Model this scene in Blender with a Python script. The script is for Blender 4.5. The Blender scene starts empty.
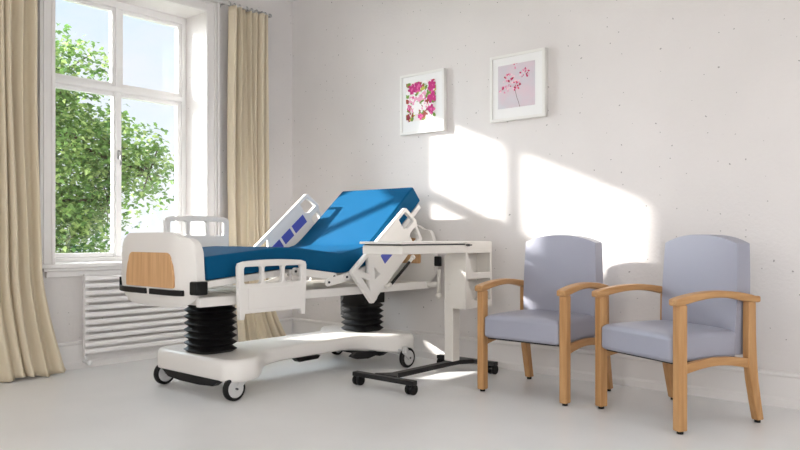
import bpy, bmesh, math, random
from mathutils import Vector, Matrix, Quaternion
random.seed(7)
PI = math.pi
scene = bpy.context.scene
COL = scene.collection

# ------------------------------------------------------------ materials
def s2l(c):
    return tuple(((v/255)/12.92 if v/255 <= .04045 else ((v/255+.055)/1.055)**2.4) for v in c)

def mat(name, rgb, rough=.5, metal=0., spec=.5, coat=0., var=0., vscale=8., stretch=(1,1,1), bump=0., bscale=60., rgb2=None, pits=False, transl=None):
    m = bpy.data.materials.new(name); m.use_nodes = True
    nt = m.node_tree; N = nt.nodes; L = nt.links
    b = N['Principled BSDF']
    c = s2l(rgb)+(1,)
    b.inputs['Base Color'].default_value = c
    b.inputs['Roughness'].default_value = rough
    b.inputs['Metallic'].default_value = metal
    b.inputs['Specular IOR Level'].default_value = spec
    b.inputs['Coat Weight'].default_value = coat
    tc = N.new('ShaderNodeTexCoord')
    colour = None
    if var > 0 or rgb2:
        mp = N.new('ShaderNodeMapping'); mp.inputs['Scale'].default_value = stretch
        L.new(tc.outputs['Object'], mp.inputs['Vector'])
        n = N.new('ShaderNodeTexNoise'); n.inputs['Scale'].default_value = vscale; n.inputs['Detail'].default_value = 5
        L.new(mp.outputs['Vector'], n.inputs['Vector'])
        r = N.new('ShaderNodeValToRGB')
        r.color_ramp.elements[0].position = .32; r.color_ramp.elements[1].position = .68
        if rgb2: c2 = s2l(rgb2)+(1,)
        else: c2 = tuple(v*(1-var) for v in c[:3])+(1,)
        r.color_ramp.elements[0].color = c2; r.color_ramp.elements[1].color = c
        L.new(n.outputs['Fac'], r.inputs['Fac'])
        colour = r.outputs['Color']
    if pits:
        v = N.new('ShaderNodeTexVoronoi'); v.inputs['Scale'].default_value = 11; v.inputs['Randomness'].default_value = 1
        n3 = N.new('ShaderNodeTexNoise'); n3.inputs['Scale'].default_value = 3
        L.new(tc.outputs['Object'], n3.inputs['Vector'])
        ad = N.new('ShaderNodeVectorMath'); ad.operation = 'MULTIPLY_ADD'
        ad.inputs[1].default_value = (.18,.18,.18)
        sx = N.new('ShaderNodeSeparateXYZ'); L.new(tc.outputs['Object'], sx.inputs[0])
        sm_ = N.new('ShaderNodeMath'); sm_.operation = 'ADD'; L.new(sx.outputs['X'], sm_.inputs[0]); L.new(sx.outputs['Y'], sm_.inputs[1])
        cb = N.new('ShaderNodeCombineXYZ'); L.new(sm_.outputs[0], cb.inputs['X']); L.new(sx.outputs['Z'], cb.inputs['Y'])
        v.voronoi_dimensions = '2D'
        L.new(n3.outputs['Color'], ad.inputs[0]); L.new(cb.outputs[0], ad.inputs[2])
        L.new(ad.outputs[0], v.inputs['Vector'])
        # pit radius differs per cell, most cells have none
        sep = N.new('ShaderNodeSeparateColor'); L.new(v.outputs['Color'], sep.inputs['Color'])
        mr = N.new('ShaderNodeMapRange'); mr.inputs['From Min'].default_value = .55; mr.inputs['From Max'].default_value = 1
        mr.inputs['To Min'].default_value = 0; mr.inputs['To Max'].default_value = .055
        L.new(sep.outputs['Red'], mr.inputs['Value'])
        lt = N.new('ShaderNodeMath'); lt.operation = 'LESS_THAN'
        L.new(v.outputs['Distance'], lt.inputs[0]); L.new(mr.outputs[0], lt.inputs[1])
        mx = N.new('ShaderNodeMix'); mx.data_type = 'RGBA'
        f = N.new('ShaderNodeMath'); f.operation = 'MULTIPLY'; f.inputs[1].default_value = .6
        L.new(lt.outputs[0], f.inputs[0]); L.new(f.outputs[0], mx.inputs['Factor'])
        if colour: L.new(colour, mx.inputs['A'])
        else: mx.inputs['A'].default_value = c
        mx.inputs['B'].default_value = s2l((112,104,98))+(1,)
        colour = mx.outputs['Result']
    if colour: L.new(colour, b.inputs['Base Color'])
    if bump > 0:
        n2 = N.new('ShaderNodeTexNoise'); n2.inputs['Scale'].default_value = bscale; n2.inputs['Detail'].default_value = 6
        L.new(tc.outputs['Object'], n2.inputs['Vector'])
        bp = N.new('ShaderNodeBump'); bp.inputs['Strength'].default_value = bump; bp.inputs['Distance'].default_value = .01
        L.new(n2.outputs['Fac'], bp.inputs['Height']); L.new(bp.outputs['Normal'], b.inputs['Normal'])
    if transl:
        out = N['Material Output']
        t = N.new('ShaderNodeBsdfTranslucent')
        if colour: L.new(colour, t.inputs['Color'])
        else: t.inputs['Color'].default_value = c
        ms = N.new('ShaderNodeMixShader'); ms.inputs['Fac'].default_value = transl
        L.new(b.outputs[0], ms.inputs[1]); L.new(t.outputs[0], ms.inputs[2]); L.new(ms.outputs[0], out.inputs['Surface'])
    return m

M = {}
M['plaster'] = mat('plaster', (234,229,226), .85, var=.06, vscale=1.3, bump=.25, bscale=45, pits=True, spec=.2)
M['paint'] = mat('white_paint', (240,238,236), .45)
M['trim'] = mat('trim_paint', (238,234,231), .5)
M['floor'] = mat('floor_paint', (240,239,238), .32, var=.04, vscale=2.2, bump=.03, bscale=8, spec=.4)
M['ceiling'] = mat('ceiling_paint', (244,242,240), .9, spec=.1)
M['curtain'] = mat('curtain_cloth', (239,226,201), .9, spec=.1, transl=.22)
M['plastic'] = mat('white_plastic', (238,234,229), .38, spec=.45)
M['plastic2'] = mat('warm_white_plastic', (234,229,221), .42, spec=.45)
M['enamel'] = mat('radiator_enamel', (238,234,232), .35)
M['black'] = mat('black_rubber', (16,16,17), .5, spec=.3)
M['blackm'] = mat('black_metal', (20,20,21), .4)
M['hub'] = mat('grey_hub_plastic', (205,204,203), .4)
M['steel'] = mat('steel', (180,180,178), .3, metal=1)
M['dark'] = mat('shaded_slot_plastic', (60,60,62), .5)
M['blue'] = mat('blue_vinyl', (0,81,122), .65, spec=.12, bump=.04, bscale=6)
M['panelblue'] = mat('blue_panel', (84,94,186), .4)
M['wood'] = mat('oak_wood', (202,156,105), .45, vscale=5, stretch=(9,9,.7), rgb2=(180,131,80))
M['woodh'] = mat('oak_wood_arm', (202,156,105), .45, vscale=5, stretch=(.7,9,9), rgb2=(180,131,80))
M['laminate'] = mat('oak_laminate', (224,180,130), .4, vscale=6, stretch=(3,12,.5), rgb2=(202,152,104))
M['vinyl'] = mat('grey_vinyl', (164,165,179), .42, spec=.45, bump=.03, bscale=5)
M['leaf'] = mat('leaf_green', (142,170,98), .5, transl=.35, vscale=2.5, rgb2=(92,128,66), stretch=(1,1,1))
M['leaf2'] = mat('leaf_light', (186,204,132), .5, transl=.5)
M['bark'] = mat('bark', (96,78,60), .9, var=.3, vscale=6)
M['lawn'] = mat('lawn', (104,132,66), .9, var=.3, vscale=1.5)
M['mount'] = mat('picture_mount', (244,243,241), .7)
M['frame'] = mat('picture_frame_paint', (240,238,233), .4)
g = bpy.data.materials.new('window_glass'); g.use_nodes = True
nt = g.node_tree
for n in list(nt.nodes):
    if n.type != 'OUTPUT_MATERIAL': nt.nodes.remove(n)
tr = nt.nodes.new('ShaderNodeBsdfTransparent'); gl = nt.nodes.new('ShaderNodeBsdfGlossy'); gl.inputs['Roughness'].default_value = .02
fr = nt.nodes.new('ShaderNodeFresnel'); fr.inputs['IOR'].default_value = 1.3
ms = nt.nodes.new('ShaderNodeMixShader')
nt.links.new(fr.outputs[0], ms.inputs[0]); nt.links.new(tr.outputs[0], ms.inputs[1]); nt.links.new(gl.outputs[0], ms.inputs[2])
nt.links.new(ms.outputs[0], [n for n in nt.nodes if n.type == 'OUTPUT_MATERIAL'][0].inputs['Surface'])
M['glass'] = g

# ------------------------------------------------------------ helpers
def world_origin(o):
    v = Vector((0,0,0))
    while o: v += o.location; o = o.parent
    return v

def link(name, me, m=None, parent=None, bevel=0, seg=2, smooth=True, solid=0, subsurf=0):
    """me in world coordinates (parent unrotated while building)"""
    o = bpy.data.objects.new(name, me); COL.objects.link(o)
    if parent:
        me.transform(Matrix.Translation(-world_origin(parent)))
        o.parent = parent
    if m:
        for mm in (m if isinstance(m, (list, tuple)) else [m]): me.materials.append(mm)
    if smooth:
        for p in me.polygons: p.use_smooth = True
    if solid:
        md = o.modifiers.new('Solidify', 'SOLIDIFY'); md.thickness = solid; md.offset = 0
    if bevel:
        md = o.modifiers.new('Bevel', 'BEVEL'); md.width = bevel; md.segments = seg; md.limit_method = 'ANGLE'
        md.angle_limit = math.radians(38); md.harden_normals = True
    if subsurf:
        md = o.modifiers.new('Sub', 'SUBSURF'); md.levels = md.render_levels = subsurf
    return o

class MB:
    def __init__(s): s.bm = bmesh.new()
    def box(s, x0,x1,y0,y1,z0,z1, rot=None):
        r = bmesh.ops.create_cube(s.bm, size=1)
        mtx = Matrix.Translation(((x0+x1)/2,(y0+y1)/2,(z0+z1)/2)) @ (rot or Matrix()) @ Matrix.Diagonal((abs(x1-x0),abs(y1-y0),abs(z1-z0),1))
        bmesh.ops.transform(s.bm, matrix=mtx, verts=r['verts']); return s
    def cyl(s, p, q, r, r2=None, seg=20, caps=True):
        p = Vector(p); q = Vector(q); d = q-p
        rr = bmesh.ops.create_cone(s.bm, cap_ends=caps, segments=seg, radius1=r, radius2=(r if r2 is None else r2), depth=d.length)
        mtx = Matrix.Translation((p+q)/2) @ d.to_track_quat('Z','Y').to_matrix().to_4x4()
        bmesh.ops.transform(s.bm, matrix=mtx, verts=rr['verts']); return s
    def sphere(s, c, r, sc=(1,1,1), seg=16):
        rr = bmesh.ops.create_uvsphere(s.bm, u_segments=seg, v_segments=seg//2+2, radius=r)
        bmesh.ops.transform(s.bm, matrix=Matrix.Translation(c) @ Matrix.Diagonal(sc+(1,)), verts=rr['verts']); return s
    def lathe(s, prof, seg=32, mtx=None):
        """prof: (r, h) closed ring profile around Z"""
        rings = []
        for k in range(seg):
            a = 2*PI*k/seg
            rings.append([s.bm.verts.new((mtx or Matrix()) @ Vector((r*math.cos(a), r*math.sin(a), h))) for r,h in prof])
        n = len(prof)
        for k in range(seg):
            A, B = rings[k], rings[(k+1)%seg]
            for i in range(n):
                j = (i+1)%n
                s.bm.faces.new((A[i],A[j],B[j],B[i]))
        return s
    def tube(s, pts, r, seg=10):
        for a,b in zip(pts, pts[1:]): s.cyl(a,b,r,seg=seg)
        for p in pts[1:-1]: s.sphere(p, r, seg=seg)
        return s
    def prism(s, pts, axis, a0, a1):
        """pts 2D polygon in the plane normal to axis"""
        def P(u,v,a):
            return {'x':(a,u,v),'y':(u,a,v),'z':(u,v,a)}[axis]
        A = [s.bm.verts.new(P(u,v,a0)) for u,v in pts]; B = [s.bm.verts.new(P(u,v,a1)) for u,v in pts]
        s.bm.faces.new(A); s.bm.faces.new(B[::-1])
        n = len(pts)
        for i in range(n): s.bm.faces.new((A[i],A[(i+1)%n],B[(i+1)%n],B[i]))
        return s
    def band(s, top, bot, y0, y1):
        """closed solid between two polylines in xz, extruded along y"""
        n = len(top); V = []
        for (a,b) in zip(top,bot):
            V.append([s.bm.verts.new((a[0],y0,a[1])), s.bm.verts.new((a[0],y1,a[1])), s.bm.verts.new((b[0],y1,b[1])), s.bm.verts.new((b[0],y0,b[1]))])
        for i in range(n-1):
            A,B = V[i],V[i+1]
            for k in range(4): s.bm.faces.new((A[k],A[(k+1)%4],B[(k+1)%4],B[k]))
        s.bm.faces.new(V[0]); s.bm.faces.new(V[-1][::-1]); return s
    def mesh(s, name):
        bmesh.ops.recalc_face_normals(s.bm, faces=s.bm.faces)
        me = bpy.data.meshes.new(name); s.bm.to_mesh(me); s.bm.free(); return me
    def done(s, name, m, parent=None, **k): return link(name, s.mesh(name), m, parent, **k)

def rrect(x0,x1,y0,y1,r,n=5):
    out = []
    for cx,cy,a0 in ((x1-r,y1-r,0),(x0+r,y1-r,90),(x0+r,y0+r,180),(x1-r,y0+r,270)):
        for i in range(n+1):
            a = math.radians(a0+90*i/n); out.append((cx+r*math.cos(a), cy+r*math.sin(a)))
    return out

def plate(name, outline, holes, thick, bev, mtx, m, parent=None):
    """flat plate with holes from 2D outlines; mtx places local XY plane"""
    cu = bpy.data.curves.new(name, 'CURVE'); cu.dimensions = '2D'; cu.fill_mode = 'BOTH'
    cu.extrude = thick/2-bev; cu.bevel_depth = bev; cu.bevel_resolution = 2; cu.offset = -bev
    for poly in [outline]+list(holes):
        sp = cu.splines.new('POLY'); sp.points.add(len(poly)-1); sp.use_cyclic_u = True
        for i,(u,v) in enumerate(poly): sp.points[i].co = (u,v,0,1)
    tmp = bpy.data.objects.new(name+'_tmp', cu); COL.objects.link(tmp)
    dg = bpy.context.evaluated_depsgraph_get(); dg.update()
    me = bpy.data.meshes.new_from_object(tmp.evaluated_get(dg))
    bpy.data.objects.remove(tmp); bpy.data.curves.remove(cu)
    bm = bmesh.new(); bm.from_mesh(me); bmesh.ops.remove_doubles(bm, verts=bm.verts, dist=1e-5)
    bmesh.ops.recalc_face_normals(bm, faces=bm.faces); bm.to_mesh(me); bm.free()
    me.materials.clear(); me.name = name
    me.transform(mtx)
    o = link(name, me, m, parent, smooth=False)
    return o

XZ = lambda y: Matrix(((1,0,0,0),(0,0,-1,y),(0,1,0,0),(0,0,0,1)))   # local (u,v) -> (u, y, v)
YZ = lambda x: Matrix(((0,0,1,x),(1,0,0,0),(0,1,0,0),(0,0,0,1)))    # local (u,v) -> (x, u, v)
XY = lambda z: Matrix.Translation((0,0,z))

def thing(name, label, cat, loc, group=None):
    o = bpy.data.objects.new(name, None); COL.objects.link(o); o.location = loc; o.empty_display_size = .1
    o['label'] = label; o['category'] = cat
    if group: o['group'] = group
    return o
def tag(o, label, cat, group=None):
    o['label'] = label; o['category'] = cat
    if group: o['group'] = group
    return o
def struct(o): o['kind'] = 'structure'; return o
def copy_tree(o, parent=None):
    c = o.copy(); COL.objects.link(c)
    if parent: c.parent = parent
    for ch in list(o.children): copy_tree(ch, c)
    return c

# ------------------------------------------------------------ the room
R = 4.71; W = 5.484; H = 3.31; XL = -2.6; YF = -2.2
OX0, OX1, OZ0, OZ1 = 2.405, 3.714, .80, 2.98   # opening of the window
T = .39                                        # wall thickness
b = MB(); b.box(XL-.3, R+.3, YF-.3, W+T, -.2, 0); struct(b.done('floor', M['floor'], smooth=False))
b = MB(); b.box(XL-.3, R+.3, YF-.3, W+T, H, H+.2); struct(b.done('ceiling', M['ceiling'], smooth=False))
b = MB(); b.box(R, R+.3, YF-.3, W+T, 0, H); struct(b.done('wall_right', M['plaster'], smooth=False))
b = MB()
b.box(XL-.3, OX0, W, W+T, 0, H).box(OX1, R, W, W+T, 0, H).box(OX0, OX1, W, W+T, 0, OZ0-.03).box(OX0, OX1, W, W+T, OZ1, H)
struct(b.done('wall_back', M['plaster'], smooth=False))
# unseen walls behind the camera, with two tall windows each
b = MB()
for a0,a1 in ((YF-.3,-1.2),(0.3,1.4),(2.9,W)): b.box(XL-.3, XL, a0, a1, 0, H)
for a0,a1 in ((-1.2,.3),(1.4,2.9)): b.box(XL-.3, XL, a0, a1, 0, .8).box(XL-.3, XL, a0, a1, 2.98, H)
struct(b.done('wall_left', M['plaster'], smooth=False))
b = MB()
for a0,a1 in ((XL,-.9),(.7,1.5),(3.1,R)): b.box(a0, a1, YF-.3, YF, 0, H)
for a0,a1 in ((-.9,.7),(1.5,3.1)): b.box(a0, a1, YF-.3, YF, 0, .8).box(a0, a1, YF-.3, YF, 2.98, H)
struct(b.done('wall_front', M['plaster'], smooth=False))

# baseboards
prof = [(0,0),(.03,0),(.03,.045),(.022,.06),(.022,.18),(.03,.188),(.03,.2),(.018,.209),(0,.209)]
b = MB(); b.prism([(R-p,z) for p,z in prof], 'y', YF, W-.03); struct(b.done('baseboard_right', M['trim'], smooth=False))
b = MB(); b.prism([(W-p,z) for p,z in prof], 'x', XL, R); struct(b.done('baseboard_back', M['trim'], smooth=False))

# ------------------------------------------------------------ main window
GY = 5.824
win = bpy.data.objects.new('window_1', None); COL.objects.link(win); win.location = ((OX0+OX1)/2, W, OZ0); struct(win)
# stepped casing around the opening
def ring3(b, o, w0, w1, y0, y1, bottom):
    x0,x1,z1 = OX0-w0, OX1+w0, OZ1+w0
    X0,X1,Z1 = OX0-w1, OX1+w1, OZ1+w1
    b.box(X0,x0,y0,y1,bottom,Z1); b.box(x1,X1,y0,y1,bottom,Z1); b.box(x0,x1,y0,y1,z1,Z1)
b = MB(); ring3(b,0,0,.125,W-.018,W,.80); ring3(b,0,.006,.03,W-.026,W-.018,.80); ring3(b,0,.078,.092,W-.028,W-.018,.80); ring3(b,0,.105,.125,W-.045,W-.018,.80)
b.done('casing', M['trim'], win, bevel=.003)
b = MB(); b.box(OX0-.14,OX1+.14,W-.075,W,OZ0-.03,OZ0); b.box(OX0,OX1,W,GY,OZ0-.03,OZ0)
b.box(OX0-.10,OX1+.10,W-.05,W,OZ0-.055,OZ0-.03); b.box(OX0-.07,OX1+.07,W-.028,W,OZ0-.10,OZ0-.055)
b.done('window_sill', M['trim'], win, bevel=.004)
b = MB()
fy0, fy1 = GY-.04, GY+.05
b.box(OX0,OX0+.045,fy0,fy1,OZ0,OZ1).box(OX1-.045,OX1,fy0,fy1,OZ0,OZ1).box(OX0+.045,OX1-.045,fy0,fy1,OZ1-.06,OZ1).box(OX0+.045,OX1-.045,fy0,fy1,OZ0,OZ0+.035)
MX = 3.065
b.box(OX0+.045,OX1-.045,fy0,fy1,2.215,2.262)                    # transom
b.box(MX-.02,MX+.02,fy0,fy1,2.262,OZ1-.06)
b.box(OX0+.045,OX1-.045,fy0-.015,fy0,2.222,2.255)
b.done('window_frame', M['paint'], win, bevel=.004)
def sash(x0,x1,z0,z1,w=.03,name='window_sash'):
    b = MB(); y0,y1 = GY-.028,GY+.022
    b.box(x0,x0+w,y0,y1,z0,z1).box(x1-w,x1,y0,y1,z0,z1).box(x0+w,x1-w,y0,y1,z0,z0+w).box(x0+w,x1-w,y0,y1,z1-w,z1)
    s_ = b.done(name, M['paint'], win, bevel=.006)
    b = MB(); b.box(x0+w,x1-w,GY+.000,GY+.004,z0+w,z1-w); b.done('pane', M['glass'], s_, smooth=False)
for x0,x1 in ((OX0+.045,MX-.02),(MX+.02,OX1-.045)):
    sash(x0,x1,2.262,OZ1-.06)
for x0,x1 in ((OX0+.045,MX),(MX,OX1-.045)):
    sash(x0,x1,OZ0+.035,2.215,.036)
b = MB(); b.box(MX-.022,MX+.022,GY-.045,GY-.028,OZ0+.035,2.215); b.done('meeting_stile', M['paint'], win, bevel=.006)
b = MB(); b.prism([(MX+u,1.69+v) for u,v in rrect(-.014,.014,-.04,.04,.013)], 'y', GY-.052, GY-.045)
b.cyl((MX,GY-.05,1.70),(MX,GY-.085,1.70),.008); b.cyl((MX,GY-.082,1.70),(MX,GY-.082,1.60),.008)
b.done('window_handle', M['steel'], win)

# simple frames in the windows behind the camera
def back_window(name, mtx_axis, a0, a1):
    b = MB()
    def bx(u0,u1,z0,z1):
        if mtx_axis == 'x': b.box(XL-.2,XL-.14,u0,u1,z0,z1)
        else: b.box(u0,u1,YF-.2,YF-.14,z0,z1)
    bx(a0,a0+.06,.8,2.98); bx(a1-.06,a1,.8,2.98); bx(a0+.06,a1-.06,.8,.86); bx(a0+.06,a1-.06,2.92,2.98)
    c = (a0+a1)/2; bx(c-.04,c+.04,.86,2.92)
    return struct(b.done(name, M['paint'], smooth=False))
back_window('window_2','x',-1.2,.3); back_window('window_3','x',1.4,2.9)
back_window('window_4','y',-.9,.7); back_window('window_5','y',1.5,3.1)

# ------------------------------------------------------------ radiator
rad = thing('radiator', 'white horizontal tube radiator on the wall below the tall window', 'radiator', (3.1, 5.42, 0))
for k in range(11):
    z = .130+k*.0556
    b = MB(); pts = rrect(5.375-.0,5.402,z-.019,z+.019,.0125,4)
    b.prism(pts, 'x', 2.585, 3.62)
    b.done('radiator_tube', M['enamel'], rad, bevel=.002)
for x in (2.61,3.595):
    b = MB(); b.box(x-.018,x+.018,5.402,5.432,.10,.72); b.done('header_pipe', M['enamel'], rad, bevel=.006)
for x in (2.8,3.4):
    b = MB(); b.box(x-.015,x+.015,5.432,W-.001,.60,.64); b.done('bracket', M['enamel'], rad, bevel=.003)
b = MB(); b.cyl((2.61,5.417,.10),(2.61,5.417,.045),.010); b.cyl((2.61,5.417,.05),(2.61,5.36,.05),.013); b.cyl((2.61,5.375,.05),(2.61,5.345,.05),.020)
b.cyl((2.61,5.417,.05),(2.61,5.46,.05),.010)
b.done('valve', M['paint'], rad)

# ------------------------------------------------------------ curtains and rod
rod = thing('curtain_rod', 'thin white curtain rod along the wall above the tall window', 'curtain rod', (3.0, 5.36, 3.10))
RZ = 3.068
b = MB(); b.cyl((1.35,5.37,RZ),(4.34,5.37,RZ),.011); b.done('rod', M['paint'], rod)
for x in (1.35,4.34):
    b = MB(); b.sphere((x,5.37,RZ), .02); b.done('finial', M['steel'], rod)
for x in (1.6,2.29,3.85,4.3):
    b = MB(); b.cyl((x,5.37,RZ),(x,W,RZ),.007); b.cyl((x,W-.008,RZ),(x,W,RZ),.022); b.done('bracket', M['steel'], rod)

def curtain(label, xl, xr, nf, seed, yc=5.35):
    """xl, xr: functions of z (height above floor) for the two edges"""
    rnd = random.Random(seed)
    t = thing('curtain', label, 'curtain', ((xl(0)+xr(0))/2, yc, 0), 'beige curtains either side of the window')
    nc, nr = nf*14, 60
    ph = []; acc = 0
    for i in range(nf+1): ph.append(acc); acc += .55+.9*rnd.random()
    ph = [p/ph[-1] for p in ph]
    amp = [.02+.028*rnd.random() for _ in range(nf)]
    lean = [rnd.uniform(-.35,.35) for _ in range(nf)]
    bm = bmesh.new(); V = []
    for r in range(nr+1):
        z = .004+(3.048-.004)*r/nr
        row = []
        for c in range(nc+1):
            f = c/nc; i = min(nf-1,int(f*nf)); q = f*nf-i
            u = ph[i]+(ph[i+1]-ph[i])*q
            sgn = math.cos(2*PI*q)
            low = max(0,1-z/.9)
            y = yc + amp[i]*sgn*(1-.15*low) + .012*math.sin(9*u+z*1.7+seed)*(1-.3*low) + .02*low*math.sin(u*13+seed) - .05*low*low
            u2 = u + lean[i]*(ph[i+1]-ph[i])*math.sin(2*PI*q)*.8*.5 + .006*math.sin(z*2.1+i*2)
            x = xl(z)+(xr(z)-xl(z))*min(1,max(0,u2))
            zz = z + (.012*math.sin(u*17+seed)+.012 if r == 0 else 0)
            row.append(bm.verts.new((x,min(y,5.40),zz)))
        V.append(row)
    for r in range(nr):
        for c in range(nc): bm.faces.new((V[r][c],V[r][c+1],V[r+1][c+1],V[r+1][c]))
    me = bpy.data.meshes.new('cloth'); bm.to_mesh(me); bm.free()
    link('cloth', me, M['curtain'], t, solid=.003)
    for i in range(nf+1):
        x = xl(3.08)+(xr(3.08)-xl(3.08))*ph[i]
        b = MB(); b.lathe([(.019+.004*math.cos(a),.004*math.sin(a)) for a in (0,PI/3,2*PI/3,PI,4*PI/3,5*PI/3)], 14, Matrix.Translation((x,5.37,RZ)) @ Matrix.Rotation(PI/2,4,'Y'))
        b.done('curtain_ring', M['steel'], t)
    return t
sm = lambda a: 0 if a<0 else (1 if a>1 else a*a*(3-2*a))
curtain('beige floor-length curtain left of the window, at the left edge of the photo', lambda z: 1.55+.0*z, lambda z: 2.235+.045*sm((2.2-z)/1.6)+.14*max(0,1-z/.75)**1.3, 9, 3)
curtain('beige floor-length curtain right of the window, behind the bed', lambda z: 3.885+.06*sm((1.2-z)/1.2), lambda z: 4.285+.03*sm((2.5-z)/2)+.20*max(0,1-z/.5)**1.5, 7, 11)

# ------------------------------------------------------------ pictures
def picture(label, y0,y1,z0,z1, iy0,iy1,iz0,iz1, art):
    t = thing('framed_picture', label, 'picture', (R,(y0+y1)/2,z0), 'framed flower pictures on the right wall')
    x = R-.047; z0 -= .018
    plate('frame', [(y0,z0),(y1,z0),(y1,z1),(y0,z1)], [[(y0+.02,z0+.02),(y1-.02,z0+.02),(y1-.02,z1-.02),(y0+.02,z1-.02)]], .044, .002, YZ(R-.024), M['frame'], t)
    b = MB(); b.box(x+.012,R-.004,y0+.018,y1-.018,z0+.018,z1-.018); b.done('mount', M['mount'], t, smooth=False)
    art(t, x+.011, iy0,iy1,iz0,iz1)

def blob(bm, x, cy, cz, r, n, rnd, mi, box, sq=1., rot=0, lobes=0):
    vs = []
    for k in range(n):
        a = 2*PI*k/n
        rr = r*(1+.22*math.sin(lobes*a+rot*3) if lobes else 1+.15*rnd.uniform(-1,1))
        u,v = rr*math.cos(a), rr*sq*math.sin(a)
        yy = cy+u*math.cos(rot)-v*math.sin(rot); zz = cz+u*math.sin(rot)+v*math.cos(rot)
        vs.append(bm.verts.new((x, min(box[1],max(box[0],yy)), min(box[3],max(box[2],zz)))))
    try:
        f = bm.faces.new(vs); f.material_index = mi
    except ValueError: pass

def art_bright(t, x, y0,y1,z0,z1):
    rnd = random.Random(5)
    cols = [(244,236,232),(198,20,120),(228,90,160),(242,170,200),(150,20,50),(110,150,40),(205,200,80),(255,250,248),(160,60,40)]
    mats = [mat('print_ink', c, .6) for c in cols]
    bm = bmesh.new(); box=(y0,y1,z0,z1)
    f = bm.faces.new([bm.verts.new((x,a,c)) for a,c in ((y0,z0),(y1,z0),(y1,z1),(y0,z1))]); f.material_index = 0
    xx = x
    for i in range(150):
        xx -= 2e-5
        blob(bm, xx, rnd.uniform(y0,y1), rnd.uniform(z0,z1), rnd.uniform(.012,.03), 9, rnd, rnd.choice([5,6,5,7,8,7,3]), box, .7, rnd.uniform(0,PI))
    # large rose-like blooms: rings of petals; image left = larger y
    blooms = [(.20,.82,.045,1),(.40,.86,.05,1),(.86,.84,.05,1),(.88,.55,.055,1),(.55,.62,.05,3),(.25,.55,.05,3),(.35,.33,.06,7),(.85,.25,.045,1),(.08,.12,.03,4),(.5,.1,.03,1),(.12,.36,.03,2),(.62,.36,.04,7)]
    for (fu,fv,r,mi) in blooms:
        cy = y1-(y1-y0)*fu; cz = z0+(z1-z0)*fv
        for ring,(rad,pr) in enumerate(((.72,.5),(.42,.42),(.12,.34))):
            n = (7,5,3)[ring]
            for k in range(n):
                a = 2*PI*k/n+rnd.random(); xx -= 1e-5
                alt = {1:[1,2,1,1],3:[3,2,7,3],7:[7,7,3,7],4:[4,8,4,4],2:[2,3,2,1]}[mi]
                blob(bm, xx, cy+rad*r*.8*math.cos(a), cz+rad*r*.8*math.sin(a), pr*r*.8, 10, rnd, rnd.choice(alt), box, .75, a)
    bm.normal_update()
    me = bpy.data.meshes.new('print'); bm.to_mesh(me); bm.free(); link('print', me, mats, t, smooth=False)

def art_pale(t, x, y0,y1,z0,z1):
    rnd = random.Random(8)
    m0 = mat('print_soft', (208,208,213), .6, vscale=7, rgb2=(222,200,208))
    cols = [(205,60,110),(236,150,180),(176,30,70),(246,206,216),(120,90,80),(216,90,110)]
    mats = [m0]+[mat('print_ink', c, .6) for c in cols]
    bm = bmesh.new(); box=(y0,y1,z0,z1)
    f = bm.faces.new([bm.verts.new((x,a,c)) for a,c in ((y0,z0),(y1,z0),(y1,z1),(y0,z1))]); f.material_index = 0
    P = lambda fu,fv: (y1-(y1-y0)*fu, z0+(z1-z0)*fv)
    xx = x-2e-5
    path = [(.60,.0),(.56,.12),(.51,.25),(.48,.38),(.49,.48)]
    for (a,c) in zip(path,path[1:]):
        (ya,za),(yb,zb) = P(*a),P(*c)
        f = bm.faces.new([bm.verts.new(v) for v in ((xx,ya-.002,za),(xx,ya+.002,za),(xx,yb+.002,zb),(xx,yb-.002,zb))]); f.material_index = 5
    for fu,fv,n,sp,r in ((.33,.58,34,.085,.012),(.50,.52,14,.05,.010),(.73,.74,18,.05,.010),(.45,.97,8,.04,.012),(.14,.42,6,.03,.012)):
        for k in range(n):
            xx -= 2e-5
            cy,cz = P(fu,fv); a = rnd.random()*2*PI; d = sp*math.sqrt(rnd.random())*.8
            blob(bm, xx, cy+d*math.cos(a), cz+d*math.sin(a), r*rnd.uniform(.5,1.1), 9, rnd, rnd.choice([1,2,2,2,3,4,4,6]), box, .7, a)
    me = bpy.data.meshes.new('print'); bm.to_mesh(me); bm.free(); link('print', me, mats, t, smooth=False)

picture('square white framed picture of crowded magenta and pink flowers, nearer the corner', 3.573,4.043,1.88,2.365, 3.661,3.98,1.967,2.293, art_bright)
picture('square white framed picture of a single pale pink blossom sprig, further from the window', 2.655,3.131,1.895,2.375, 2.741,3.062,1.971,2.297, art_pale)

# ------------------------------------------------------------ hospital bed
BC = 4.062
bed = thing('hospital_bed', 'white electric hospital bed with raised backrest, oak end panels and black bellows columns', 'bed', (3.45, BC, 0))
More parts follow.
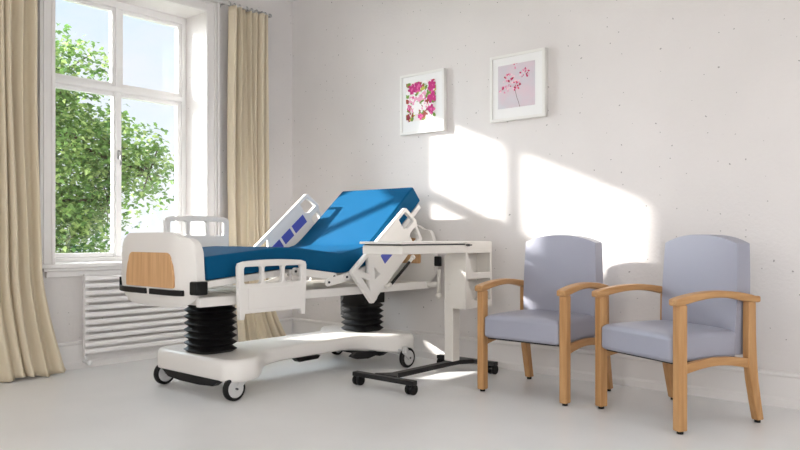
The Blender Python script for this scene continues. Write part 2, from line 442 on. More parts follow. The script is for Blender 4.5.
# dog-bone chassis cover
def chassis():
    n = 60; pts = []
    x0,x1 = 2.625,4.40
    def hw(x):
        s_ = max(0,min(x-x0, x1-x)); 
        flat = .17
        base = .45 if s_ < flat else .23+.22*(1-sm((s_-flat)/.30))
        r = .11
        if s_ < r: base -= r-math.sqrt(max(0,r*r-(r-s_)**2))
        return base
    xs = [x0+(x1-x0)*(.5-.5*math.cos(PI*i/n)) for i in range(n+1)]
    xs[0] = x0; xs[-1] = x1
    he = hw(x0)
    ends = [he*(1-2*i/12) for i in range(1,12)]
    loop = [(x,BC-hw(x)) for x in xs]+[(x1,BC-e) for e in ends]+[(x,BC+hw(x)) for x in xs[::-1]]+[(x0,BC+e) for e in ends]
    def inset(d):
        out = []; k = len(loop)
        for i,(x,y) in enumerate(loop):
            a = loop[i-1]; c = loop[(i+1)%k]
            t_ = Vector((c[0]-a[0],c[1]-a[1])); t_.normalize()
            out.append((x-t_.y*d, y+t_.x*d))
        return out
    def lift(x): return .045*sm((min(x-x0,x1-x)-.15)/.5)
    bm = bmesh.new(); rings = []
    for d,z,l in ((.018,.116,1),(.004,.124,1),(0,.136,.9),(0,.215,0),(.004,.232,0),(.014,.245,0),(.030,.252,0)):
        rings.append([bm.verts.new((x,y,z+l*lift(x))) for x,y in inset(d)])
    k = len(loop)
    for A,B in zip(rings,rings[1:]):
        for i in range(k): bm.faces.new((A[i],A[(i+1)%k],B[(i+1)%k],B[i]))
    for ring in (rings[0],rings[-1]):
        bm.faces.new(ring)
    bmesh.ops.recalc_face_normals(bm, faces=bm.faces)
    me = bpy.data.meshes.new('chassis'); bm.to_mesh(me); bm.free()
    ch_ = link('chassis', me, M['plastic'], bed)
    for p in me.polygons:
        if len(p.vertices) > 4: p.use_smooth = False
chassis()
# castors
def castor(x, y, side, swing):
    R0 = .076
    b = MB()
    b.cyl((x+.055*swing,y+.02*side,.118),(x+.055*swing,y+.02*side,.165),.022)
    b.prism([(x-.014,.062),(x+.014,.062),(x+.055*swing+.03,.12),(x+.055*swing+.03,.142),(x+.055*swing-.03,.142),(x+.055*swing-.03,.12)] if swing>0 else
            [(x+.014,.062),(x-.014,.062),(x+.055*swing-.03,.12),(x+.055*swing-.03,.142),(x+.055*swing+.03,.142),(x+.055*swing+.03,.12)], 'y', y-.032, y-.024)
    b.prism([(x-.014,.062),(x+.014,.062),(x+.055*swing+.03*(1 if swing>0 else -1),.12),(x+.055*swing,.142)], 'y', y+.024, y+.032)
    b.box(x+.055*swing-.03,x+.055*swing+.03,y-.032,y+.032,.138,.147)
    c = b.done('castor', M['hub'], bed, bevel=.002)
    b = MB(); mt = Matrix.Translation((x,y,R0)) @ Matrix.Rotation(PI/2,4,'X')
    b.lathe([(.056,-.020),(.070,-.020),(.076,-.012),(.076,.012),(.070,.020),(.056,.020)], 36, mt); b.done('tyre', M['black'], c)
    b = MB(); b.cyl((x,y-.021,R0),(x,y+.021,R0),.0565,seg=36); b.done('wheel_hub', M['hub'], c, bevel=.004)
    b = MB(); b.cyl((x,y-.036,R0),(x,y+.036,R0),.007); b.done('axle', M['dark'], c)
for x,y,s_,sw in ((2.69,3.67,-1,.9),(2.69,4.45,1,.9),(4.25,3.61,-1,-.9),(4.32,4.45,1,-.9)): castor(x,y,s_,sw)
for x in (2.655,4.18):
    b = MB(); b.prism([(BC-.33,.125),(BC+.33,.125),(BC+.25,.078),(BC+.1,.068),(BC-.1,.068),(BC-.25,.078)], 'x', x-.025, x+.025)
    b.done('brake_bar', M['black'], bed, bevel=.004)
b = MB(); b.prism([(3.85,.148),(4.1,.13),(4.08,.10),(3.98,.085),(3.86,.095),(3.80,.12)], 'y', 3.76, 3.80); b.done('brake_pedal', M['black'], bed, bevel=.004)
b = MB(); b.prism([(3.38,.150),(3.62,.142),(3.60,.118),(3.42,.115)], 'y', 3.90, 3.96); b.done('cable_box', M['black'], bed, bevel=.004)
# bellows lift columns
def bellows(x, z0, z1, n):
    bm = bmesh.new(); rings = []
    m_ = 2*n
    for i in range(m_+1):
        z = z0+(z1-z0)*i/m_; o = .144 if i%2 else .120
        ring = [bm.verts.new((x+u,BC+v,z)) for u,v in rrect(-o,o,-o,o,.075,6)]
        rings.append(ring)
    k = len(rings[0])
    for A,B in zip(rings,rings[1:]):
        for j in range(k): bm.faces.new((A[j],A[(j+1)%k],B[(j+1)%k],B[j]))
    bm.faces.new(rings[0][::-1]); bm.faces.new(rings[-1])
    bmesh.ops.recalc_face_normals(bm, faces=bm.faces)
    me = bpy.data.meshes.new('bellows_column'); bm.to_mesh(me); bm.free(); link('bellows_column', me, M['black'], bed, smooth=False)
bellows(2.79,.248,.59,8); bellows(4.225,.248,.475,5)
b = MB(); b.prism([(4.09,.472),(4.36,.472),(4.365,.59),(4.315,.59),(4.27,.535),(4.215,.588),(4.14,.52)], 'y', BC-.12, BC+.12); b.done('lift_bracket', M['black'], bed, bevel=.004)
# main frame
for y in (3.665,4.445):
    b = MB(); b.box(2.43,4.57,y-.02,y+.02,.588,.645); b.done('frame_beam', M['plastic'], bed, bevel=.006)
for x in (2.50,2.79,4.19,4.52):
    b = MB(); b.box(x-.03,x+.03,3.68,4.43,.592,.64); b.done('cross_beam', M['plastic2'], bed, bevel=.004)
b = MB(); b.box(2.95,4.05,3.80,4.32,.595,.635); b.done('motor_cover', M['plastic2'], bed, bevel=.008)
# mattress profile: bottom polyline in xz
def path(zoff=0):
    raw = [(2.485,.743),(3.10,.798),(3.60,.740),(3.92,.806),(4.472,1.289)]
    out = []
    for i in range(len(raw)-1):
        for k in range(20):
            f = k/20; out.append((raw[i][0]+(raw[i+1][0]-raw[i][0])*f, raw[i][1]+(raw[i+1][1]-raw[i][1])*f))
    out.append(raw[-1])
    for _ in range(14):
        out = [out[0]]+[((a[0]+2*b_[0]+c[0])/4,(a[1]+2*b_[1]+c[1])/4) for a,b_,c in zip(out,out[1:],out[2:])]+[out[-1]]
    return out
base = path()
def offset(pts, d):
    out = []
    for i,p in enumerate(pts):
        a = pts[max(0,i-1)]; c = pts[min(len(pts)-1,i+1)]
        t_ = Vector((c[0]-a[0],c[1]-a[1])).normalized(); out.append((p[0]-t_.y*d, p[1]+t_.x*d))
    return out
# sleeping-surface sections under the mattress
def section(i0,i1,name):
    pts = base[i0:i1+1]
    b = MB(); b.band(offset(pts,-.004), offset(pts,-.020), 3.67, 4.43); o = b.done(name, M['plastic2'], bed, smooth=False)
    for y in (3.655,4.425):
        b = MB(); b.band(offset(pts,-.004), offset(pts,-.045), y-.0, y+.022); b.done('section_rail', M['plastic'], o, bevel=.004)
    return o
section(0,19,'foot_section'); section(21,38,'thigh_section'); section(42,58,'seat_section'); section(62,79,'back_section')
# hinge plates and screws, near side
def linkplate(x0,z0,x1,z1,w,y,name='hinge_plate'):
    d = Vector((x1-x0,z1-z0)); L_ = d.length; a = math.atan2(d.y,d.x)
    o = plate(name, rrect(-w/2,L_+w/2,-w/2,w/2,w*.45), [], .012, .002, XZ(y) @ Matrix.Translation((x0,z0,0)) @ Matrix.Rotation(a,4,'Z'), M['plastic'], bed)
    for (xx,zz) in ((x0,z0),(x1,z1)):
        b = MB(); b.cyl((xx,y-.004,zz),(xx,y-.012,zz),.008); b.done('bolt', M['dark'], o)
linkplate(3.15,.775,3.50,.728,.05,3.640); linkplate(3.44,.690,3.60,.715,.055,3.630); linkplate(3.145,.655,3.165,.69,.045,3.628)
linkplate(3.60,.72,3.74,.745,.045,3.618)
linkplate(3.45,.62,3.78,.70,.03,4.455)
# end boards
def board_surface(x0, sgn, wrap, name):
    hwid = .43; n = 44; rows = 12
    def prof(s_):
        a = abs(s_)
        zt = 1.000 + .028*(1-sm((a-.55)/.25)) - .012*max(0,(a-.5)/.5) - (0 if a<.86 else .10*(1-math.sqrt(max(0,1-((a-.86)/.14)**2))))
        zb = .575 + .025*a*a + (0 if a<.62 else .09*((a-.62)/.38)**2.2)
        return zb,zt
    bm = bmesh.new(); F=[]; Bk=[]
    for i in range(n+1):
        s_ = math.sin(PI*(i/n-.5)); a = abs(s_); zb,zt = prof(s_)
        w = wrap*max(0,(a-.5)/.5)**2
        th = .052
        f=[];k=[]
        for j in range(rows+1):
            t_ = j/rows; z = zb+(zt-zb)*t_
            ins = .012*(abs(2*t_-1)**8)
            xx = x0+sgn*(w+ins)
            if t_ < .25: xx += sgn*.035*((.25-t_)/.25)**2
            yt = s_*hwid*(1.02-.04*t_)
            f.append(bm.verts.new((xx, BC+.010+yt, z))); k.append(bm.verts.new((x0+sgn*(w+th), BC+.010+yt, z)))
        F.append(f);Bk.append(k)
    for i in range(n):
        for j in range(rows):
            bm.faces.new((F[i][j],F[i+1][j],F[i+1][j+1],F[i][j+1])); bm.faces.new((Bk[i][j],Bk[i][j+1],Bk[i+1][j+1],Bk[i+1][j]))
        bm.faces.new((F[i][0],Bk[i][0],Bk[i+1][0],F[i+1][0])); bm.faces.new((F[i][-1],F[i+1][-1],Bk[i+1][-1],Bk[i][-1]))
    for i in (0,n):
        for j in range(rows): bm.faces.new((F[i][j],F[i][j+1],Bk[i][j+1],Bk[i][j]))
    bmesh.ops.recalc_face_normals(bm, faces=bm.faces)
    me = bpy.data.meshes.new(name); bm.to_mesh(me); bm.free()
    return link(name, me, M['plastic'], bed, bevel=.010, seg=3)
def oak(par, x, thick):
    pts = []
    for u,v in [(-.268,.690),(.268,.690)]: pts.append((u,v))
    pts = []
    for i in range(7):   # bottom right corner
        a = -PI/2+PI/2*i/6; pts.append((.256+.014*math.cos(a), .712+.014*math.sin(a)))
    pts += [(.270,.76),(.256,.83)]
    for i in range(7):
        a = PI/2*i/6; pts.append((.195+.045*math.cos(a), .862+.045*math.sin(a)))
    pts = pts+[(-u,v) for u,v in pts[::-1]]
    pts = [(BC-.012+u,v) for u,v in pts]
    b = MB(); b.prism(pts, 'x', x, x+thick); b.done('oak_panel', M['laminate'], par, bevel=.002)
fb = board_surface(2.345, 1, .065, 'footboard'); oak(fb, 2.340, .012)
def bump(y0,y1,z0,z1):
    def fx(y):
        a = abs(y-BC-.010)/.435; return 2.345+.065*max(0,(a-.5)/.5)**2
    ys = [y0+(y1-y0)*i/10 for i in range(11)]
    b = MB(); b.prism([(fx(y)-.014,y) for y in ys]+[(fx(y)+.006,y) for y in ys[::-1]], 'z', z0, z1); return b
bump(BC+.020,BC+.432,.655,.689).done('bumper_strip', M['black'], fb, bevel=.004)
bump(BC-.345,BC-.028,.655,.689).done('bumper_strip', M['black'], fb, bevel=.004)
bump(BC+.425,BC+.448,.655,.74).done('bumper_corner', M['black'], fb, bevel=.003)
b = MB(); b.box(2.372,2.452,3.592,3.665,.664,.742); b.done('bumper_corner', M['black'], fb, bevel=.008)
hb = board_surface(4.675, -1, .0, 'headboard')
oak(hb, 4.613, .012)
b = MB(); b.box(4.60,4.63,3.575,3.635,.665,.745); b.done('bumper_corner', M['black'], hb, bevel=.008)
for v in hb.data.vertices: v.co.z = .55+(v.co.z-.575)*1.22
hb.children[0].data.transform(Matrix.Translation((0,-.01,.10))); hb.children[1].data.transform(Matrix.Translation((0,0,.085)))
b = MB(); b.prism([(3.98,.645),(4.48,.645),(4.48,1.20),(4.43,1.19),(3.98,.80)], 'y', 4.40, 4.42); b.done('backrest_sun_blocker', M['plastic2'], bed, bevel=.003)  # plate added to stop sun passing between far beam and backrest
b = MB(); b.box(4.20,4.44,4.21,4.29,.36,.592); b.done('underbed_sun_blocker', M['black'], bed, bevel=.006)  # box added behind the bellows to keep sun off the lower wall
b = MB(); b.cyl((4.60,3.575,.53),(4.60,3.575,.74),.016); b.sphere((4.60,3.575,.53),.026); b.box(4.54,4.61,3.575,3.67,.60,.64)
b.done('pole_socket', M['plastic2'], bed)
# short side rails (foot end)
def short_rail(x0, x1, z0, y, arch=.012):
    h_ = .347
    L_ = x1-x0
    top = [(x0+L_*i/12, z0+h_+arch*math.sin(PI*i/12)) for i in range(13)]
    def rc(pts): return pts
    out = [(x0+.012,z0),(x0+.045,z0),(x0+.052,z0+.035),(x1-.052,z0+.035),(x1-.045,z0),(x1-.012,z0),(x1-.004,z0+.15),(x1,z0+h_-.03),(x1-.008,z0+h_-.008)]+top[1:-1][::-1]+[(x0+.008,z0+h_-.008),(x0,z0+h_-.03),(x0+.004,z0+.15)]
    holes = []
    zb, zt = z0+.215, z0+h_-.035
    for a,c in ((.042,.174),(.197,.337),(.359,L_-.044)):
        holes.append([p for p in rrect(x0+a,x0+c,zb,zt+.006*1,.015,4)])
    r = plate('side_rail', out, holes, .034, .006, XZ(y), M['plastic'], bed)
    b = MB(); b.box(x0+.07,x1-.07,y-.019,y-.012,z0+.06,z0+.19); b.done('rail_inset', M['plastic'], r, bevel=.003)
    return r
short_rail(2.64,3.18,.502,3.575); short_rail(2.742,3.275,.795,4.545)
for x in (2.75,3.05):
    b = MB(); b.box(x-.02,x+.02,3.588,3.65,.60,.64); b.done('rail_bracket', M['plastic2'], bed, bevel=.003)
    b = MB(); b.box(x+.05,x+.09,4.46,4.53,.60,.64).box(x+.05,x+.09,4.515,4.53,.60,.83); b.done('rail_bracket', M['plastic2'], bed, bevel=.003)
# long side rails (head end), tilted with the backrest; local s from head tip B towards A, t downwards
def long_rail(Bx,Bz,ang,y,L_=.75,Ht=.325,near=True):
    e1 = Vector((math.cos(ang),math.sin(ang)))
    def P(s_,t_): # to xz
        return (Bx-e1.x*s_+e1.y*t_, Bz-e1.y*s_-e1.x*t_)
    def PP(l): return [P(*q) for q in l]
    out = PP([(.012,.0),(L_-.012,0),(L_,.012),(L_,.03),(L_-.02,Ht-.01),(L_-.035,Ht),(L_-.075,Ht),(L_-.10,Ht-.01),(.13,Ht-.03),(.10,Ht-.01),(.03,Ht-.008),(-.005,.31),(-.014,.20),(-.030,.165),(-.036,.15),(0,.012)])
    holes = [PP([(.030,.026),(.125,.026),(.125,.11),(.08,.140),(-.008,.140),(.004,.10)]),
             PP([(.008,.185),(.08,.185),(.10,.20),(.10,.275),(.018,.285)]),
             PP([(L_-.055,.03),(L_-.20,.03),(L_-.125,.125)]),
             PP([(L_-.055,.10),(L_-.10,.17),(L_-.06,.24)]),
             PP([(L_-.20,.13),(L_-.15,.20),(L_-.22,.21)])]
    r = plate('side_rail', out, holes, .034, .005, XZ(y), M['plastic'], bed)
    for a,c in (((.335,.45),) if near else ((.155,.31),(.335,.45),(.475,.575))):
        b = MB(); b.prism(PP([(a,.105),(c,.105),(c,.18),(a,.18)]), 'y', y-.0195, y+.0195); b.done('blue_inset', M['panelblue'], r, bevel=.002)
    # gas strut
    p,q = P(.245,Ht+.012),P(.51,Ht+.005)
    yy = y-.032 if near else y+.032
    b = MB(); b.cyl((p[0],yy,p[1]),(q[0],yy,q[1]),.011); st = b.done('gas_strut', M['black'], r)
    p2,q2 = P(.19,Ht+.01),P(.245,Ht+.012); b = MB(); b.cyl((p2[0],yy,p2[1]),(q2[0],yy,q2[1]),.013); b.sphere((p2[0],yy,p2[1]),.02); b.done('strut_end', M['plastic2'], st)
    b = MB(); b.cyl((q[0],yy,q[1]),(P(.56,Ht-.02)[0],yy,P(.56,Ht-.02)[1]),.015); b.done('strut_end', M['plastic2'], st)
    # arm from rail to backrest
    p = P(.42,Ht-.04)
    b = MB()
    if near: b.box(p[0]-.03,p[0]+.03,y+.016,3.70,p[1]-.02,p[1]+.02)
    else: b.box(p[0]-.03,p[0]+.03,4.40,y-.016,p[1]-.02,p[1]+.02)
    b.done('rail_bracket', M['plastic2'], bed, bevel=.004)
    return r
long_rail(4.178,1.226,math.radians(38.6),3.575)
long_rail(4.055,1.365,math.radians(39.4),4.545,near=False)

# mattress, resting on the bed
b = MB(); b.band(offset(base,.142), base, 3.655, 4.445)
mt = b.done('mattress', M['blue'], None, bevel=.014, seg=3)
tag(mt, 'blue vinyl mattress bent over the knee and back sections of the white bed', 'mattress')

# ------------------------------------------------------------ overbed table
ot = thing('overbed_table', 'cream overbed table with side shelves and black wheeled base in front of the bed', 'table', (4.0,3.2,0))
b = MB(); b.box(3.500,3.550,2.93,3.46,.062,.092); b.box(4.425,4.475,2.93,3.46,.062,.092)
b.prism([(3.55,3.10),(3.64,3.172),(4.33,3.172),(4.425,3.11),(4.425,3.29),(4.33,3.228),(3.64,3.228),(3.55,3.30)], 'z', .062, .095)
b.done('base', M['blackm'], ot, bevel=.004)
for x,y in ((3.525,2.965),(3.525,3.43),(4.45,2.965),(4.45,3.43)):
    b = MB(); b.cyl((x,y,.045),(x,y,.064),.010); b.box(x-.012,x+.02,y-.02,y+.02,.048,.06); c = b.done('castor', M['blackm'], ot, bevel=.003)
    for s_ in (-.017,.017):
        b = MB(); b.cyl((x+.006,y+s_-.012,.035),(x+.006,y+s_+.012,.035),.035,seg=24); b.done('wheel', M['black'], c, bevel=.005)
b = MB(); b.box(4.232,4.318,3.16,3.24,.095,.865); cl = b.done('column', M['plastic2'], ot, bevel=.008)
b = MB(); b.box(4.245,4.305,3.17,3.23,.865,.888); b.done('inner_column', M['plastic2'], cl, bevel=.006)
b = MB(); b.box(3.475,4.165,2.99,3.34,.888,.945); b.done('table_body', M['plastic2'], ot, bevel=.006)
b = MB(); b.box(3.485,4.16,3.00,3.33,.945,.954); b.done('slide_gap', M['dark'], ot, smooth=False)
b = MB(); b.box(3.455,4.165,2.978,3.35,.954,.970); b.done('tabletop', M['plastic2'], ot, bevel=.004)
b = MB(); b.box(4.165,4.185,2.972,2.99,.935,.952); b.cyl((4.15,2.98,.944),(4.215,2.98,.944),.005); b.done('lever', M['blackm'], ot, bevel=.002)
# caddy with two open compartments
cx0,cx1,cy0,cy1 = 4.17,4.50,3.0,3.135
def comp(zt,zb):
    pts = [(4.192,zt),(4.478,zt),(4.478,zb+.0)]
    curve = [(4.305,zb),(4.268,zb+.006),(4.245,zb+.028),(4.232,zb+.06),(4.196,zt-.01)]
    return pts+[(4.475,zb)]+curve
cad = plate('shelf_caddy', rrect(cx0,cx1,.49,.970,.008,2), [comp(.885,.745),comp(.70,.545)], .018, .003, XZ(cy0+.009), M['plastic2'], ot)
b = MB(); b.box(cx0,cx0+.016,cy0+.018,cy1,.49,.970).box(cx1-.016,cx1,cy0+.018,cy1,.49,.970).box(cx0+.016,cx1-.016,cy1-.01,cy1,.49,.970)
b.box(cx0+.016,cx1-.016,cy0+.018,cy1-.01,.945,.970); b.done('caddy_shell', M['plastic2'], cad, smooth=False)
for z0,z1 in ((.715,.742),(.49,.542)):
    b = MB(); b.box(cx0+.016,cx1-.016,cy0+.018,cy1-.01,z0,z1); b.done('shelf', M['plastic2'], cad, smooth=False)
b = MB(); b.box(4.19,4.36,cy1,3.17,.62,.66); b.done('caddy_bracket', M['plastic2'], ot, bevel=.003)

# ------------------------------------------------------------ armchairs
def make_chair(label, group):
    c = thing('armchair', label, 'chair', (0,0,0), group)
    for s_ in (-1,1):
        y = s_*.30
        b = MB(); b.box(-.303,-.247,y-.025,y+.025,.014,.655); l = b.done('leg', M['wood'], c, bevel=.008, seg=3)
        b = MB(); b.cyl((-.275,y,0),(-.275,y,.016),.017); b.done('foot_glide', M['black'], l)
        # rear leg, splayed
        cen = [(.285,.014),(.262,.12),(.238,.24),(.226,.35),(.222,.48),(.222,.655)]
        wid = [.024,.026,.029,.031,.028,.026]
        pts = [(x-w,z) for (x,z),w in zip(cen,wid)]+[(x+w,z) for (x,z),w in list(zip(cen,wid))[::-1]]
        b = MB(); b.prism(pts, 'y', y-.023, y+.023); l = b.done('leg', M['wood'], c, bevel=.008, seg=3)
        b = MB(); b.cyl((.283,y,0),(.283,y,.016),.016); b.done('foot_glide', M['black'], l)
        # arm
        n = 20; top=[];bot=[]
        for i in range(n+1):
            f = i/n; x = -.325+.60*f
            z = .672+.036*math.sin(PI*min(1,f*1.05))**.8 if 0<f*1.05<1 else .672
            th = .040+.004*math.cos(2*PI*f)
            top.append((x,z+.012)); bot.append((x,max(z+.012-th,.650 if f<.14 or f>.86 else 0)))
        b = MB(); b.band(top,bot,y-.031,y+.031); b.done('armrest', M['woodh'], c, bevel=.009, seg=3)
        # side rail
        top=[];bot=[]
        for i in range(n+1):
            f = i/n; x = -.25+.45*f
            top.append((x,.352+.020*math.sin(PI*f))); bot.append((x,.300+.028*math.sin(PI*f)))
        b = MB(); b.band(top,bot,y-.014,y+.014); b.done('side_rail', M['woodh'], c, bevel=.004)
    b = MB(); b.box(-.27,.18,-.262,.262,.343,.3535); b.done('seat_frame', M['blackm'], c, bevel=.003)
    # seat cushion with a crown
    bm = bmesh.new(); nx,ny = 14,14
    def sh(u,v): return (1-abs(u)**5)*(1-abs(v)**5)
    Tt=[];Bb=[]
    for i in range(nx+1):
        rt=[];rb=[]
        for j in range(ny+1):
            u=2*i/nx-1; v=2*j/ny-1
            rt.append(bm.verts.new((-.068+u*.240, v*.272, .494+.022*sh(u,v)))); rb.append(bm.verts.new((-.068+u*.240, v*.272, .353)))
        Tt.append(rt);Bb.append(rb)
    for i in range(nx):
        for j in range(ny):
            bm.faces.new((Tt[i][j],Tt[i+1][j],Tt[i+1][j+1],Tt[i][j+1])); bm.faces.new((Bb[i][j],Bb[i][j+1],Bb[i+1][j+1],Bb[i+1][j]))
        bm.faces.new((Tt[i][0],Bb[i][0],Bb[i+1][0],Tt[i+1][0])); bm.faces.new((Tt[i][-1],Tt[i+1][-1],Bb[i+1][-1],Bb[i][-1]))
        bm.faces.new((Tt[0][i],Tt[0][i+1],Bb[0][i+1],Bb[0][i])); bm.faces.new((Tt[-1][i],Bb[-1][i],Bb[-1][i+1],Tt[-1][i+1]))
    bmesh.ops.recalc_face_normals(bm, faces=bm.faces)
    me = bpy.data.meshes.new('seat'); bm.to_mesh(me); bm.free(); link('seat', me, M['vinyl'], c, bevel=.026, seg=4)
    # backrest: columns across y, rows up z, domed top
    bm = bmesh.new(); ny,nz = 30,24; F=[];K=[]
    for i in range(ny+1):
        s_ = math.sin(PI*(i/ny-.5)) ; a = abs(s_)
        zt = 1.014-.05*a**2.2
        f=[];k=[]
        for j in range(nz+1):
            t_ = j/nz; z = .365+(zt-.365)*t_
            hw = .258+.012*math.sin(PI*min(1,t_*.95))
            lean = .03*t_
            f.append(bm.verts.new((.142+lean+.006*a**4, s_*hw, z))); k.append(bm.verts.new((.266+lean-.012*a**4-.01*t_, s_*hw, z)))
        F.append(f);K.append(k)
    for i in range(ny):
        for j in range(nz):
            bm.faces.new((F[i][j],F[i+1][j],F[i+1][j+1],F[i][j+1])); bm.faces.new((K[i][j],K[i][j+1],K[i+1][j+1],K[i+1][j]))
        bm.faces.new((F[i][0],K[i][0],K[i+1][0],F[i+1][0])); bm.faces.new((F[i][-1],F[i+1][-1],K[i+1][-1],K[i][-1]))
    for i in (0,ny):
        for j in range(nz): bm.faces.new((F[i][j],F[i][j+1],K[i][j+1],K[i][j]))
    bmesh.ops.recalc_face_normals(bm, faces=bm.faces)
    me = bpy.data.meshes.new('backrest'); bm.to_mesh(me); bm.free(); link('backrest', me, M['vinyl'], c, bevel=.018, seg=4)
    return c
ch = make_chair('grey vinyl armchair with oak frame, square to the wall beside the overbed table', 'grey armchairs along the wall')
ch2 = copy_tree(ch)
ch.location = (4.185,2.378,0); ch.rotation_euler = (0,0,math.radians(-1.5))
ch2.location = (4.10,1.503,0); ch2.rotation_euler = (0,0,math.radians(-24.5))
ch2['label'] = 'grey vinyl armchair with oak frame, turned at an angle, nearest the right edge'

# ------------------------------------------------------------ outside
b = MB(); b.box(-40,60,6.2,90,-3.1,-3.0); struct(b.done('ground', M['lawn'], smooth=False))
tree = thing('tree', 'leafy green tree close outside the window', 'tree', (3.6,10.6,-3.0))
rnd = random.Random(21)
b = MB()
trunk = [Vector((3.6,10.6,-3.0)),Vector((3.62,10.6,-1.5)),Vector((3.55,10.6,0)),Vector((3.65,10.5,1.2)),Vector((3.75,10.4,2.4))]
rads = [.2,.16,.13,.10,.06,.03]
for i,(p,q) in enumerate(zip(trunk,trunk[1:])): b.cyl(p,q,rads[i],rads[i+1],seg=12)
tips = []
# crown volumes: centre, radii, density
vol = [((4.2,10.5,2.0),(1.2,1.1,1.5),1.0), ((4.45,10.2,3.2),(.68,.75,.72),.8), ((4.35,10.2,.8),(.9,.9,.85),1.0),
       ((5.30,10.1,2.30),(.62,.7,.62),.8), ((5.78,10.0,1.95),(.42,.5,.52),.55), ((5.25,10.2,1.55),(.55,.6,.45),.5), ((3.5,10.6,.3),(.9,1,.9),.7)]
clusters = []
for (c,r,dn) in vol:
    n = int(900*r[0]*r[1]*r[2]*dn)+30
    for k in range(n):
        v = Vector((rnd.gauss(0,1),rnd.gauss(0,1),rnd.gauss(0,1))).normalized()*(rnd.random()**.42)
        clusters.append(Vector((c[0]+v.x*r[0], c[1]+v.y*r[1], c[2]+v.z*r[2])))
nodes = trunk[1:]
for k,(c,r,dn) in enumerate(vol):
    cc = Vector(c); s_ = min(nodes, key=lambda p:(p-cc).length)
    mid = (s_+cc)/2+Vector((0,0,.12)); b.cyl(s_,mid,.05,.035,seg=8); b.cyl(mid,cc,.035,.015,seg=8)
    near_ = [q for q in clusters if (q-cc).length < max(r)]
    for q in rnd.sample(near_, min(22,len(near_))):
        b.cyl(cc+(q-cc)*.05,q,.012,.004,seg=5)
b.done('trunk', M['bark'], tree)
bm = bmesh.new()
leafshape = [(0,0),(.28,.16),(.40,.42),(.22,.55),(.16,.82),(0,1.05),(-.16,.82),(-.22,.55),(-.40,.42),(-.28,.16)]
for c in clusters:
    mi = 1 if rnd.random() < .28 else 0
    for k in range(rnd.randint(5,9)):
        p = c+Vector((rnd.gauss(0,.09),rnd.gauss(0,.09),rnd.gauss(0,.07)))
        sz = rnd.uniform(.06,.105)
        q = Quaternion((0,0,1), rnd.random()*2*PI) @ Quaternion((1,0,0), rnd.uniform(-.9,.5)) @ Quaternion((0,1,0), rnd.uniform(-.7,.7))
        vs = [bm.verts.new(p + q @ Vector((u*sz, v*sz, -.12*sz*v*v+.15*sz*abs(u)))) for u,v in leafshape]
        f = bm.faces.new(vs); f.material_index = mi
me = bpy.data.meshes.new('foliage'); bm.to_mesh(me); bm.free()
link('foliage', me, [M['leaf'],M['leaf2']], tree, smooth=False)

# ------------------------------------------------------------ light
SUN = Vector((-.572,1,.429)).normalized()        # towards the sun
sl = bpy.data.lights.new('sun','SUN'); sl.energy = 15.0; sl.angle = math.radians(1.5); sl.color = (1,.97,.92)
so = bpy.data.objects.new('sun', sl); COL.objects.link(so); so.rotation_euler = (-SUN).to_track_quat('-Z','Y').to_euler()

wd = bpy.data.worlds.new('sky'); scene.world = wd; wd.use_nodes = True
nt = wd.node_tree; N = nt.nodes; L = nt.links
bg = N['Background']
tc = N.new('ShaderNodeTexCoord')
sepv = N.new('ShaderNodeSeparateXYZ'); L.new(tc.outputs['Generated'], sepv.inputs[0])
rp = N.new('ShaderNodeValToRGB')
rp.color_ramp.elements[0].position = .0; rp.color_ramp.elements[0].color = s2l((248,250,252))+(1,)
rp.color_ramp.elements[1].position = .34; rp.color_ramp.elements[1].color = s2l((214,236,250))+(1,)
L.new(sepv.outputs['Z'], rp.inputs['Fac'])
cn = N.new('ShaderNodeTexNoise'); cn.inputs['Scale'].default_value = 4.5; cn.inputs['Detail'].default_value = 5
mp = N.new('ShaderNodeMapping'); mp.inputs['Scale'].default_value = (1,1,2.2); mp.inputs['Location'].default_value = (.35,.1,.2)
L.new(tc.outputs['Generated'], mp.inputs['Vector']); L.new(mp.outputs[0], cn.inputs['Vector'])
cr = N.new('ShaderNodeValToRGB'); cr.color_ramp.elements[0].position = .47; cr.color_ramp.elements[1].position = .68
L.new(cn.outputs['Fac'], cr.inputs['Fac'])
mx = N.new('ShaderNodeMix'); mx.data_type = 'RGBA'; L.new(cr.outputs['Color'], mx.inputs['Factor'])
L.new(rp.outputs['Color'], mx.inputs['A']); mx.inputs['B'].default_value = s2l((240,243,250))+(1,)
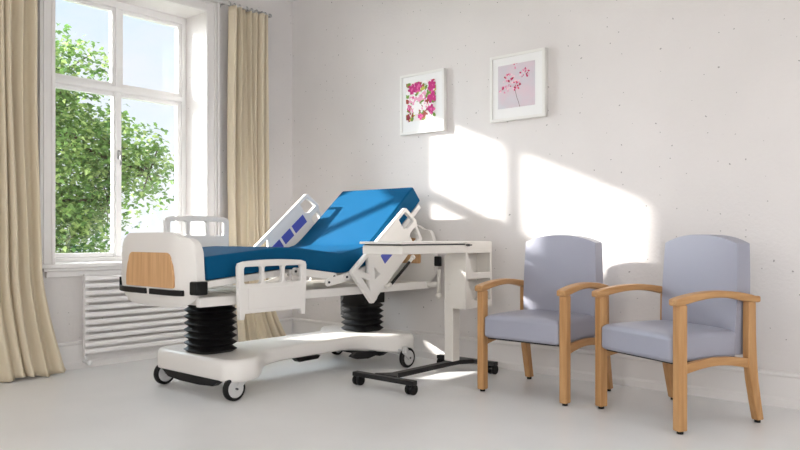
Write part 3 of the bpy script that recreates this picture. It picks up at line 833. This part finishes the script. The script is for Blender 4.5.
# bright haze around the sun
dt = N.new('ShaderNodeVectorMath'); dt.operation = 'DOT_PRODUCT'; dt.inputs[1].default_value = SUN
L.new(tc.outputs['Generated'], dt.inputs[0])
mr = N.new('ShaderNodeMapRange'); mr.interpolation_type = 'SMOOTHSTEP'
mr.inputs['From Min'].default_value = .68; mr.inputs['From Max'].default_value = 1; mr.inputs['To Min'].default_value = 1.14; mr.inputs['To Max'].default_value = 24
L.new(dt.outputs['Value'], mr.inputs['Value'])
L.new(mx.outputs['Result'], bg.inputs['Color']); L.new(mr.outputs[0], bg.inputs['Strength'])

def area(name, loc, dirv, sx, sy, power, col=(1,1,1), portal=False):
    a = bpy.data.lights.new(name,'AREA'); a.shape='RECTANGLE'; a.size=sx; a.size_y=sy; a.energy=power; a.color=col
    o = bpy.data.objects.new(name,a); COL.objects.link(o); o.location=loc
    o.rotation_euler = Vector(dirv).to_track_quat('-Z','Y').to_euler()
    if portal: a.cycles.is_portal = True
    return o
area('window_sky_portal', (MX,W+T+.02,1.9), (0,-1,0), 1.4, 2.3, 1, portal=True)
LP = 41  # fill lamps added at the unseen rear openings to brighten the room
area('rear_fill_light', (XL-.1,-.45,1.9), (1,0,-.8), 1.4, 2.1, LP, (1,.972,.958))
area('rear_fill_light', (XL-.1,2.15,1.9), (1,0,-.8), 1.4, 2.1, LP, (1,.972,.958))
area('rear_fill_light', (-.1,YF-.1,1.9), (0,1,-.8), 1.5, 2.1, LP*.6, (1,.972,.958))
area('rear_fill_light', (2.3,YF-.1,1.9), (0,1,-.8), 1.5, 2.1, LP*.6, (1,.972,.958))

# ------------------------------------------------------------ camera
cam = bpy.data.cameras.new('camera'); cam.sensor_width = 36; cam.lens = 727/800*36; cam.shift_y = .015
cam.clip_end = 300
co = bpy.data.objects.new('camera', cam); COL.objects.link(co); co.location = (0,0,1.0)
co.rotation_euler = (PI/2,0,-math.atan2(.756,.655))
scene.camera = co
vs = scene.view_settings
vs.view_transform = 'Standard'; vs.look = 'None'; vs.gamma = 1; vs.use_curve_mapping = False; vs.exposure = -.07
